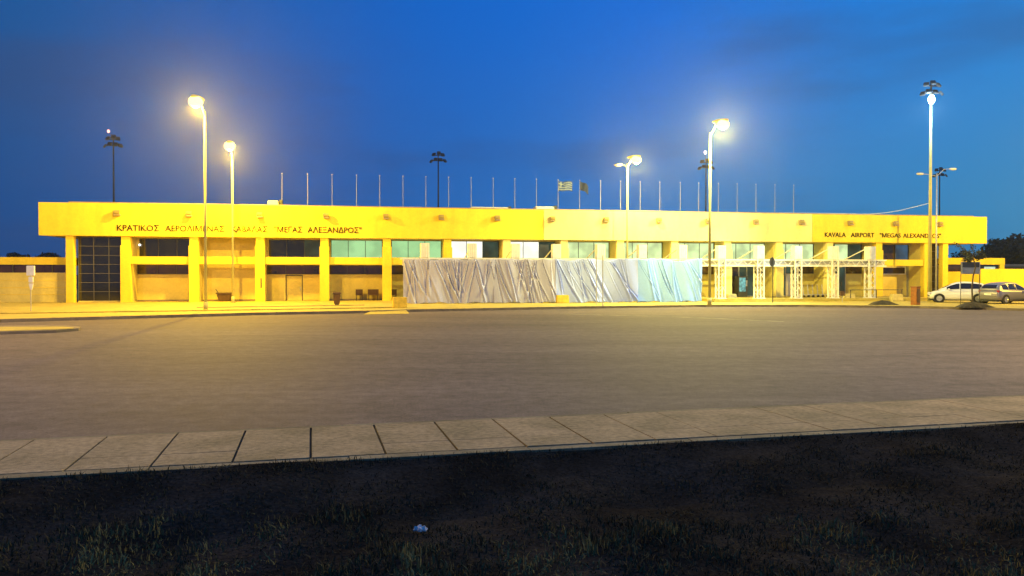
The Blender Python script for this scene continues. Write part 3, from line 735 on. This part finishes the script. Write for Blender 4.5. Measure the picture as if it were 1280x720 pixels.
bench(449, .55, 'narrow brown seat left of the pair in the fourth bay'); bench(466.5, .85, 'wider brown bench beside the fourth-bay column'); bench(490, .75, 'brown bench right of the column beside the tarpaulins')
# small leftmost sign post
p_ = ground_pt(38.5, 389, .2); o = empty('stop_sign_post', (p_.x, p_.y, .2), .1, 'small white box sign on a thin post at far left', 'sign')
MB().tube((0,0,0),(0,0,2.3), .025).build('post', M['galv'], o); MB().box(-.21,.21,-.05,.05,1.92,2.46).build('sign_panel', M['signwhite'], o, .02)
MB().box(-.10,.14,-.06,.03,1.55,1.86).build('small_plate', M['signwhite'], o, .02); MB().frustum(.03,-.03,1.16,1.50,.10,.06,.24,.06).build('lower_plate', M['signwhite'], o, .01)
# pair of thin posts
for x, y, yt, lab in ((745.5,380.5,320,'thin bare steel post before the tarpaulins, left of two'),(753.6,382,319,'thin bare steel post before the tarpaulins, right of two')):
    p_ = ground_pt(x, y, .14); o = empty('steel_post', (p_.x, p_.y, .14), 0, lab, 'post')
    h = CZ+(HOR-yt)/F*p_.y-.14; MB().tube((0,0,0),(0,0,h), .035, n=8).build('tube', M['galv'], o); MB().box(-.07,.07,-.07,.07,0,.03).build('foot_plate', M['galv'], o)
p_ = ground_pt(325.5, 382, .2)
o = empty('drain_pipe', tuple(W(U(326.5,-.15), -.18, .2)), ANG, 'short dark sign plate fixed on the third column', 'sign plate'); MB().box(-.05,.05,-.03,.03,1.0,1.75).build('plate', M['darkmetal'], o, .01)
o.name = 'column_plate'
# round road sign seen nearly from behind
p_ = ground_pt(966, 378.5, .14); o = empty('road_sign', (p_.x, p_.y, .14), math.radians(38), 'dark round road sign on a post before the canopy', 'road sign')
MB().tube((0,0,0),(0,0,3.35), .035, n=8).build('post', M['darkmetal'], o)
MB().tube((0,.05,2.98),(0,.08,2.98), .33, n=24).build('sign_panel', M['signdark'], o)
# barrier rail
o = empty('barrier_rail', tuple(ground_pt(1062, 376, .14)), ANG, 'thin horizontal barrier rail left of the orange cabinet', 'barrier')
Lr = (ground_pt(1142,376.4,.14)-ground_pt(1062,376,.14)).length
MB().tube((0,0,.86),(Lr,0,.86), .028, n=6).build('rail', M['darkmetal'], o)
for k in (0.02,.5,.98): MB().tube((Lr*k,0,0),(Lr*k,0,.86), .03, n=6).build('leg', M['darkmetal'], o)
# orange cabinet
p_ = ground_pt(1144.5, 381, .14); o = empty('cabinet', (p_.x, p_.y, .14), ANG+.35, 'tall orange brown metal cabinet standing on the kerb edge', 'cabinet')
MB().box(-.22,.22,-.22,.22,0,1.18).build('body', M['orange'], o, .015); MB().box(-.25,.25,-.25,.25,1.182,1.25).build('lid', M['orange'], o, .015)
MB().box(-.17,.17,-.235,-.222,.15,1.08).build('door', M['brown'], o, .004)
# little bollard meter
p_ = ground_pt(1053, 376.5, .24); o = empty('ticket_post', (p_.x, p_.y, .14), 0, 'short post with dark box beside the low white block', 'post')
MB().tube((0,0,0),(0,0,.5), .03).build('post', M['galv'], o); MB().box(-.16,.16,-.1,.1,.5,.85).build('box', M['brown'], o, .02)
# direction sign with two posts
p_ = ground_pt(1213.5, 380.5, .14); o = empty('direction_sign', (p_.x, p_.y, .14), 0, 'grey direction board on two posts behind the young tree', 'sign')
s_ = p_.y/F; zc = lambda y: CZ+(HOR-y)*s_-.14
MB().box(-10.5*s_,10.5*s_,-.02,.02, zc(342), zc(334.7)).build('lower_panel', M['signboard'], o, .01)
MB().box(-10.5*s_,10.5*s_,-.02,.02, zc(334.3), zc(328)).build('upper_panel', M['signdark'], o, .01)
MB().box(-12*s_,12*s_,.025,.05, zc(342.6), zc(327.4)).build('backing_panel', M['galv'], o, .01)
for sx in (-11.6,11.6): MB().tube((sx*s_,0.09,0),(sx*s_,0.09,zc(327.6)), .022).build('post', M['darkmetal'], o)
# vending machine
o = empty('vending_machine', tuple(W(U(926.5, .9), .9, .34)), ANG, 'glowing green vending machine under the canopy', 'vending machine')
MB().box(-.42,.42,-.35,.35,0,1.75).build('body', M['frame'], o, .02); MB().box(-.34,.22,-.362,-.352,.45,1.62).build('display', M['screen'], o)
MB().box(.26,.38,-.362,-.352,.9,1.4).build('keypad', M['alu'], o)
# luggage trolleys
def trolley():
    o = empty('luggage_trolley', (0,0,0), 0, None, 'luggage trolley', 'luggage trolleys parked in a row')
    f_ = MB()
    for s in (-.25,.25):
        f_.path([(s,-.5,.18),(s,.35,.18),(s,.42,.95)], .02, 5)
    f_.path([(-.25,.42,.95),(-.15,.42,1.05),(.15,.42,1.05),(.25,.42,.95)], .02, 5); f_.tube((-.25,-.5,.18),(.25,-.5,.18),.02,n=5); f_.tube((-.25,.35,.55),(.25,.35,.55),.015,n=5)
    f_.build('frame', M['alu'], o); MB().box(-.22,.22,-.45,.33,.19,.21).build('deck', M['galv'], o)
    for (a_, b_) in ((-.25,-.4),(.25,-.4),(0,.3)): MB().tube((a_-.02,b_,.08),(a_+.02,b_,.08),.08,n=10).build('wheel', M['rubber'], o)
    return o
tr0 = trolley()
for i, x in enumerate((1004,1010,1016,1022,1028,1034)):
    o = tr0 if i == 0 else copy_tree(tr0)
    o.location = W(U(x, -.9), -.9, .34); o.rotation_euler = (0,0,ANG+math.radians(55)); o['label'] = f'steel luggage trolley under the canopy, {ORD[i]} from the left of the row'

# ------------------------------------------------------------------ cars
def car(loc, rz, paint, label, kind='car', L=3.9, Wd=1.72, H=1.47):
    o = empty('parked_car', tuple(loc), rz, label, kind, 'cars parked at the right')
    # x forward, stations: (x, z_bottom, z_belt, halfwidth)
    st = [(-.50,.38,.70,.60),(-.49,.30,.88,.74),(-.46,.24,.98,.82),(-.40,.22,.99,.85),(-.25,.20,.97,.86),(-.05,.20,.95,.86),(.12,.20,.93,.86),(.24,.20,.92,.855),(.33,.22,.87,.85),(.41,.24,.80,.82),(.47,.28,.68,.74),(.50,.36,.56,.56)]
    wb0, wb1, wr = -.315*L, .325*L, .31
    b = MB(); n = 12; vs = []
    for (t, zb_, zt_, hw) in st:
        x_ = t*L; ring = [(0,zb_),( .7,zb_),( .95,zb_+.04),(1.0,zb_+.18),(1.0,zb_+.5*(zt_-zb_)),(.985,zt_-.10),(.93,zt_-.02),(.80,zt_),(0,zt_+.03)]
        pr = [(x_, y_*hw*Wd/1.72, z_) for y_, z_ in ring]; pl = [(x_, -y_*hw*Wd/1.72, z_) for y_, z_ in ring[1:-1]][::-1]
        vs += pr+pl
    m = 16; b.add(vs, [(j*m+i, j*m+(i+1)%m, (j+1)*m+(i+1)%m, (j+1)*m+i) for j in range(len(st)-1) for i in range(m)] + [tuple(range(m))[::-1], tuple(range((len(st)-1)*m, len(st)*m))])
    body = b.build('body', paint, o, smooth=True)
    # cabin
    cs = [(-.485,.97,.97,.70),(-.455,.98,1.17,.66),(-.40,.98,1.34,.62),(-.27,.96,1.44,.60),(-.10,.95,1.47,.60),(.02,.94,1.43,.60),(.11,.93,1.31,.62),(.20,.93,1.13,.67),(.31,.88,.91,.74)]
    c = MB(); vs = []
    for (t, z0, z1, hw) in cs:
        x_ = t*L; z1 = z1*H/1.47; bw = .80
        ring = [(bw, z0-.03),(bw-(bw-hw)*.5, z0+(z1-z0)*.45),(hw, z0+(z1-z0)*.86),(hw*.86, z1-.005),(0, z1+.012)]
        vs += [(x_, y_, z_) for y_, z_ in ring] + [(x_, -y_, z_) for y_, z_ in ring[:-1]][::-1]
    m = 9; c.add(vs, [(j*m+i, j*m+i+1, (j+1)*m+i+1, (j+1)*m+i) for j in range(len(cs)-1) for i in range(m-1)] + [tuple(range(m))[::-1], tuple(range((len(cs)-1)*m, len(cs)*m))])
    c.build('cabin', paint, o, smooth=True)
    # side glass follows the cabin sides 6 mm proud
    def cabin_pt(t, k, s, off=.008):
        for a_, b_ in zip(cs[:-1], cs[1:]):
            if a_[0] <= t <= b_[0]:
                q = (t-a_[0])/(b_[0]-a_[0]); z0, z1, hw = [a_[i]+(b_[i]-a_[i])*q for i in (1,2,3)]
        z1 = z1*H/1.47; y_ = .80 + (hw-.80)*k/.86 if k > .45 else .80+(hw-.80)*.5*k/.45
        if k > .45: y_ = (.80-(.80-hw)*.5)+(hw-(.80-(.80-hw)*.5))*(k-.45)/.41
        return (t*L, s*(y_+off), z0+(z1-z0)*k)
    for s in (-1, 1):
        for (t0, t1) in ((-.38,-.23),(-.21,-.03),(-.01,.20)):
            g = MB(); nn = 6; vs = []
            for i in range(nn+1):
                t = t0+(t1-t0)*i/nn; hi = .82 if t < .15 else .82
                for k in (.12, .45, hi): vs.append(cabin_pt(t, k, s))
            g.add(vs, [(3*i+k, 3*i+3+k, 3*i+4+k, 3*i+1+k) for i in range(nn) for k in (0,1)]); g.build('side_window', M['carglass'], o, smooth=True)
    # windscreen, rear window
    for (ts, nm) in (((.255,.23,.20,.165,.13),'windscreen'),((-.472,-.462,-.452,-.43,-.415),'rear_window')):
        g = MB(); vs = []
        for t in ts:
            for a_, b_ in zip(cs[:-1], cs[1:]):
                if a_[0] <= t <= b_[0]:
                    q = (t-a_[0])/(b_[0]-a_[0]); z1, hw = a_[2]+(b_[2]-a_[2])*q, a_[3]+(b_[3]-a_[3])*q
            off = .012 if t > 0 else -.012
            for y_ in (-.80,-.3,.3,.80): vs.append((t*L+off, y_*hw, z1*H/1.47+.016-.02*abs(y_)*(1)))
        g.add(vs, [(4*i+k, 4*i+k+1, 4*i+5+k, 4*i+4+k) for i in range(4) for k in range(3)]); g.build(nm, M['carglass'], o, smooth=True)
    for wx_ in (wb0, wb1):
        for s in (-1, 1):
            yo = s*(.86*Wd/1.72-.09)
            ar = MB().tube((wx_, yo+s*.05, wr), (wx_, yo+s*.101, wr), wr+.055, n=28).build('wheel_arch', M['darkmetal'], o)
            w = MB().tube((wx_, yo-s*.10, wr), (wx_, yo+s*.108, wr), wr, n=28).build('wheel', M['rubber'], o)
            rm = MB()
            for q in range(8):
                a_ = 2*PI*q/8; rm.tube((wx_, yo+s*.112, wr), (wx_+.19*math.cos(a_), yo+s*.112, wr+.19*math.sin(a_)), .025, n=5)
            rm.tube((wx_, yo+s*.10, wr), (wx_, yo+s*.113, wr), .20, n=24); rm.build('rim', M['rim'], w)
    for s in (-1, 1):
        MB().ellipsoid((.475*L, s*.58, .66), .10, .20, .09).build('headlight', M['headlight'], o, smooth=True)
        MB().ellipsoid((-.468*L, s*.69, .88), .09, .11, .15).build('tail_light', M['taillight'], o, smooth=True)
        MB().ellipsoid((.17*L, s*.93, .98), .09, .08, .07).build('mirror', paint, o, smooth=True)
    MB().box(-.503*L-.01, -.49*L, -.27, .27, .62, .74).build('number_plate', M['signwhite'], o)
    MB().box(-.485*L, .485*L, -.70, .70, .16, .235).build('underbody', M['darkmetal'], o)
    return o
c1 = ground_pt(1197, 378.0, .14)
car((c1.x, c1.y, .14), PI-.40, M['carwhite'], 'white hatchback parked side-on facing left by the terminal corner', H=1.54)
p_ = ground_pt(1250, 379.5, .14); 
car((p_.x+.75, p_.y+.4, .14), math.radians(22), M['carsilver'], 'grey hatchback with its tail towards the white car', H=1.52)
car((p_.x+4.1, p_.y-.6, .14), math.radians(22), M['cargrey'], 'dark grey car cut by the right edge of view', H=1.52)

# ------------------------------------------------------------------ trees
def leaf_cloud(mb, c, r, n, size, rr, flat=.8):
    for _ in range(n):
        while True:
            q = Vector((rr.uniform(-1,1), rr.uniform(-1,1), rr.uniform(-1,1)))
            if .3 < q.length < 1: break
        p_ = Vector(c)+Vector((q.x*r, q.y*r, q.z*r*flat)); a = Vector((rr.gauss(0,1), rr.gauss(0,1), rr.gauss(0,1))).normalized()
        b = a.cross(Vector((rr.gauss(0,1), rr.gauss(0,1), rr.gauss(0,1)))).normalized(); s = size*rr.uniform(.5,1.3)
        mb.add([p_+a*s, p_+b*s*.5, p_-a*s, p_-b*s*.5], [(0,1,2,3)])
def tree(x, Y, h, w, label, seed, m='leaf', n=2600, size=.35, group='distant trees'):
    rr = random.Random(seed); X = (x-640)/F*Y
    o = empty('tree', (X, Y, 0), 0, label, 'tree', group)
    t = MB(); t.path([(0,0,-.02),(.1,0,h*.3),(0,.1,h*.6)], [.25,.18,.08], 7); cl = MB()
    for k in range(9):
        a = rr.uniform(0,2*PI); q = rr.uniform(.1,.62)*w; z = h*rr.uniform(.35,.85); c = (q*math.cos(a), q*math.sin(a), z)
        t.tube((0,0,h*.35), c, .07, .02, 5); leaf_cloud(cl, c, w*rr.uniform(.25,.48), n//9, size, rr)
    t.build('trunk', M['bark'], o); cl.build('crown', M[m], o)
for i, (x, Y, h, w, lab) in enumerate(((1240,120,8.2,4.0,'rounded dark tree behind the right wing, nearest the terminal'),(1262,125,9.0,4.5,'tallest dark tree near the right edge'),(1290,118,8.6,4.5,'dark tree cut by the right edge of view'),
                        (1222,150,7.0,4.5,'low far tree just right of the terminal end'),(25,140,7.6,4.0,'far dark tree above the left wing, left of two'),(66,150,7.2,4.0,'far dark tree above the left wing, next to the fascia end'))):
    tree(x, Y, h, w, lab, 20+i)
# young bent tree on the mound
c = ground_pt(1216, 383, .14); o = empty('young_tree', (c.x, c.y, .3), 0, 'young bent tree on a soil mound before the direction sign', 'tree')
s_ = c.y/F; zz = lambda y: CZ+(HOR-y)*s_-.3
t = MB().path([(0,0,0),(-.05,0,zz(360)),(.02,0,zz(345)),(.17,0,zz(334)),(.05,0,zz(325)),(-.10,0,zz(317))], [.055,.05,.045,.045,.035,.02], 7)
rr = random.Random(4); cl = MB()
for k in range(16):
    a = rr.uniform(0, 2*PI); q = rr.uniform(.5, 1.15); st = Vector((.0,0,zz(325)+rr.uniform(-.1,.4))); e = st+Vector((q*math.cos(a), q*math.sin(a), rr.uniform(-.1,.75)))
    t.tube(st, e, .014, .006, 4)
    for j in range(6): leaf_cloud(cl, st.lerp(e, .45+.6*j/6), .17, 9, .07, rr)
t.build('trunk', M['bark'], o); cl.build('crown', M['leaf2'], o)

# hills on the horizon
mb = MB(); vs = []; n = 80
for i in range(n+1):
    X = -400+800*i/n; h = 3.2+1.6*math.sin(i*.23)+.9*math.sin(i*.71+1); vs += [(X, 385, -.5), (X, 395, max(1, h)), (X, 415, -.5)]
mb.add(vs, [(3*i+k, 3*i+3+k, 3*i+4+k, 3*i+1+k) for i in range(n) for k in (0,1)])
struct('hills', mb, mat('far_hills', (.03,.045,.06), .95, .2, .02))

# ------------------------------------------------------------------ world and sun
w = bpy.data.worlds.new('World'); sc.world = w; w.use_nodes = True; n = w.node_tree.nodes; l = w.node_tree.links
bg = n['Background']
sky = n.new('ShaderNodeTexSky'); sky.sky_type = 'NISHITA'; sky.sun_disc = False; sky.sun_elevation = math.radians(1.0); sky.sun_rotation = math.radians(115)
tc = n.new('ShaderNodeTexCoord'); sx = n.new('ShaderNodeSeparateXYZ'); l.new(tc.outputs['Generated'], sx.inputs[0])
def mr(src, a, b, c=0, d=1, smooth=True):
    q = n.new('ShaderNodeMapRange'); q.interpolation_type = 'SMOOTHSTEP' if smooth else 'LINEAR'
    q.inputs['From Min'].default_value = a; q.inputs['From Max'].default_value = b; q.inputs['To Min'].default_value = c; q.inputs['To Max'].default_value = d
    l.new(src, q.inputs['Value']); return q.outputs['Result']
def mix(f, a, b, mode='MIX'):
    q = n.new('ShaderNodeMix'); q.data_type = 'RGBA'; q.blend_type = mode
    if hasattr(f, 'is_linked') or not isinstance(f, (int, float)): l.new(f, q.inputs[0])
    else: q.inputs[0].default_value = f
    for k, v_ in ((6, a), (7, b)):
        if isinstance(v_, tuple): q.inputs[k].default_value = (*v_, 1)
        else: l.new(v_, q.inputs[k])
    return q.outputs[2]
fx_ = mr(sx.outputs['X'], -.55, .55, smooth=False); fz_ = mr(sx.outputs['Z'], 0.0, .34)
low = n.new('ShaderNodeValToRGB'); high = n.new('ShaderNodeValToRGB')
def ramp(r, cs):
    e = r.color_ramp.elements
    while len(e) < len(cs): e.new(.5)
    for el, (p_, c_) in zip(e, cs): el.position = p_; el.color = (*c_, 1)
    l.new(fx_, r.inputs['Fac'])
SKY_LOW = [(0, (.008,.070,.25)), (.3, (.014,.10,.36)), (.6, (.026,.18,.52)), (1, (.045,.25,.46))]
SKY_HIGH = [(0, (.001,.085,.30)), (.35, (.002,.115,.52)), (.65, (.003,.15,.68)), (1, (.008,.23,.70))]
ramp(low, SKY_LOW); ramp(high, SKY_HIGH)
g = mix(fz_, low.outputs['Color'], high.outputs['Color'])
# faint clouds
mp = n.new('ShaderNodeMapping'); mp.inputs['Scale'].default_value = (1.2, 1.2, 5); l.new(tc.outputs['Generated'], mp.inputs['Vector'])
ns = n.new('ShaderNodeTexNoise'); ns.inputs['Scale'].default_value = 2.2; ns.inputs['Detail'].default_value = 6; l.new(mp.outputs['Vector'], ns.inputs['Vector'])
g = mix(mr(ns.outputs['Fac'], .45, .72, 0, .38), g, (.03,.06,.16))
ns2 = n.new('ShaderNodeTexNoise'); ns2.inputs['Scale'].default_value = 420; ns2.inputs['Detail'].default_value = 2; l.new(tc.outputs['Generated'], ns2.inputs['Vector'])
sc_ = n.new('ShaderNodeVectorMath'); sc_.operation = 'SCALE'; l.new(sky.outputs['Color'], sc_.inputs[0]); sc_.inputs['Scale'].default_value = .0012
g = mix(1.0, g, sc_.outputs['Vector'], 'ADD')
l.new(g, bg.inputs['Color']); bg.inputs['Strength'].default_value = 1.0
sun = bpy.data.lights.new('sun', 'SUN'); sun.energy = .05; sun.angle = math.radians(12); sun.color = (1,.8,.7)
so = bpy.data.objects.new('sun', sun); COL.objects.link(so); so.rotation_euler = (math.radians(80), 0, math.radians(65))

vs_ = sc.view_settings; vs_.view_transform = 'Standard'; vs_.look = 'None'; vs_.exposure = 0; vs_.gamma = 1
cy = sc.cycles; cy.use_denoising = True; cy.max_bounces = 5; cy.diffuse_bounces = 3; cy.glossy_bounces = 3; cy.sample_clamp_indirect = 4; cy.use_adaptive_sampling = True

# thin haze added to give the lamps halos
HM = bpy.data.materials.new('halo_haze'); nn_, ll_ = nodes_of(HM)
nn_.remove(nn_['Principled BSDF']); pv = nn_.new('ShaderNodeVolumePrincipled'); HM.cycles.volume_sampling = 'EQUIANGULAR'; pv.inputs['Density'].default_value = .00034; pv.inputs['Anisotropy'].default_value = .86; pv.inputs['Color'].default_value = (.9,.92,.95,1)
ll_.new(pv.outputs['Volume'], nn_['Material Output'].inputs['Volume'])
hz = MB().box(-430, 430, -70, 430, -1.8, 24).build('haze', HM); tag(hz, kind='stuff')
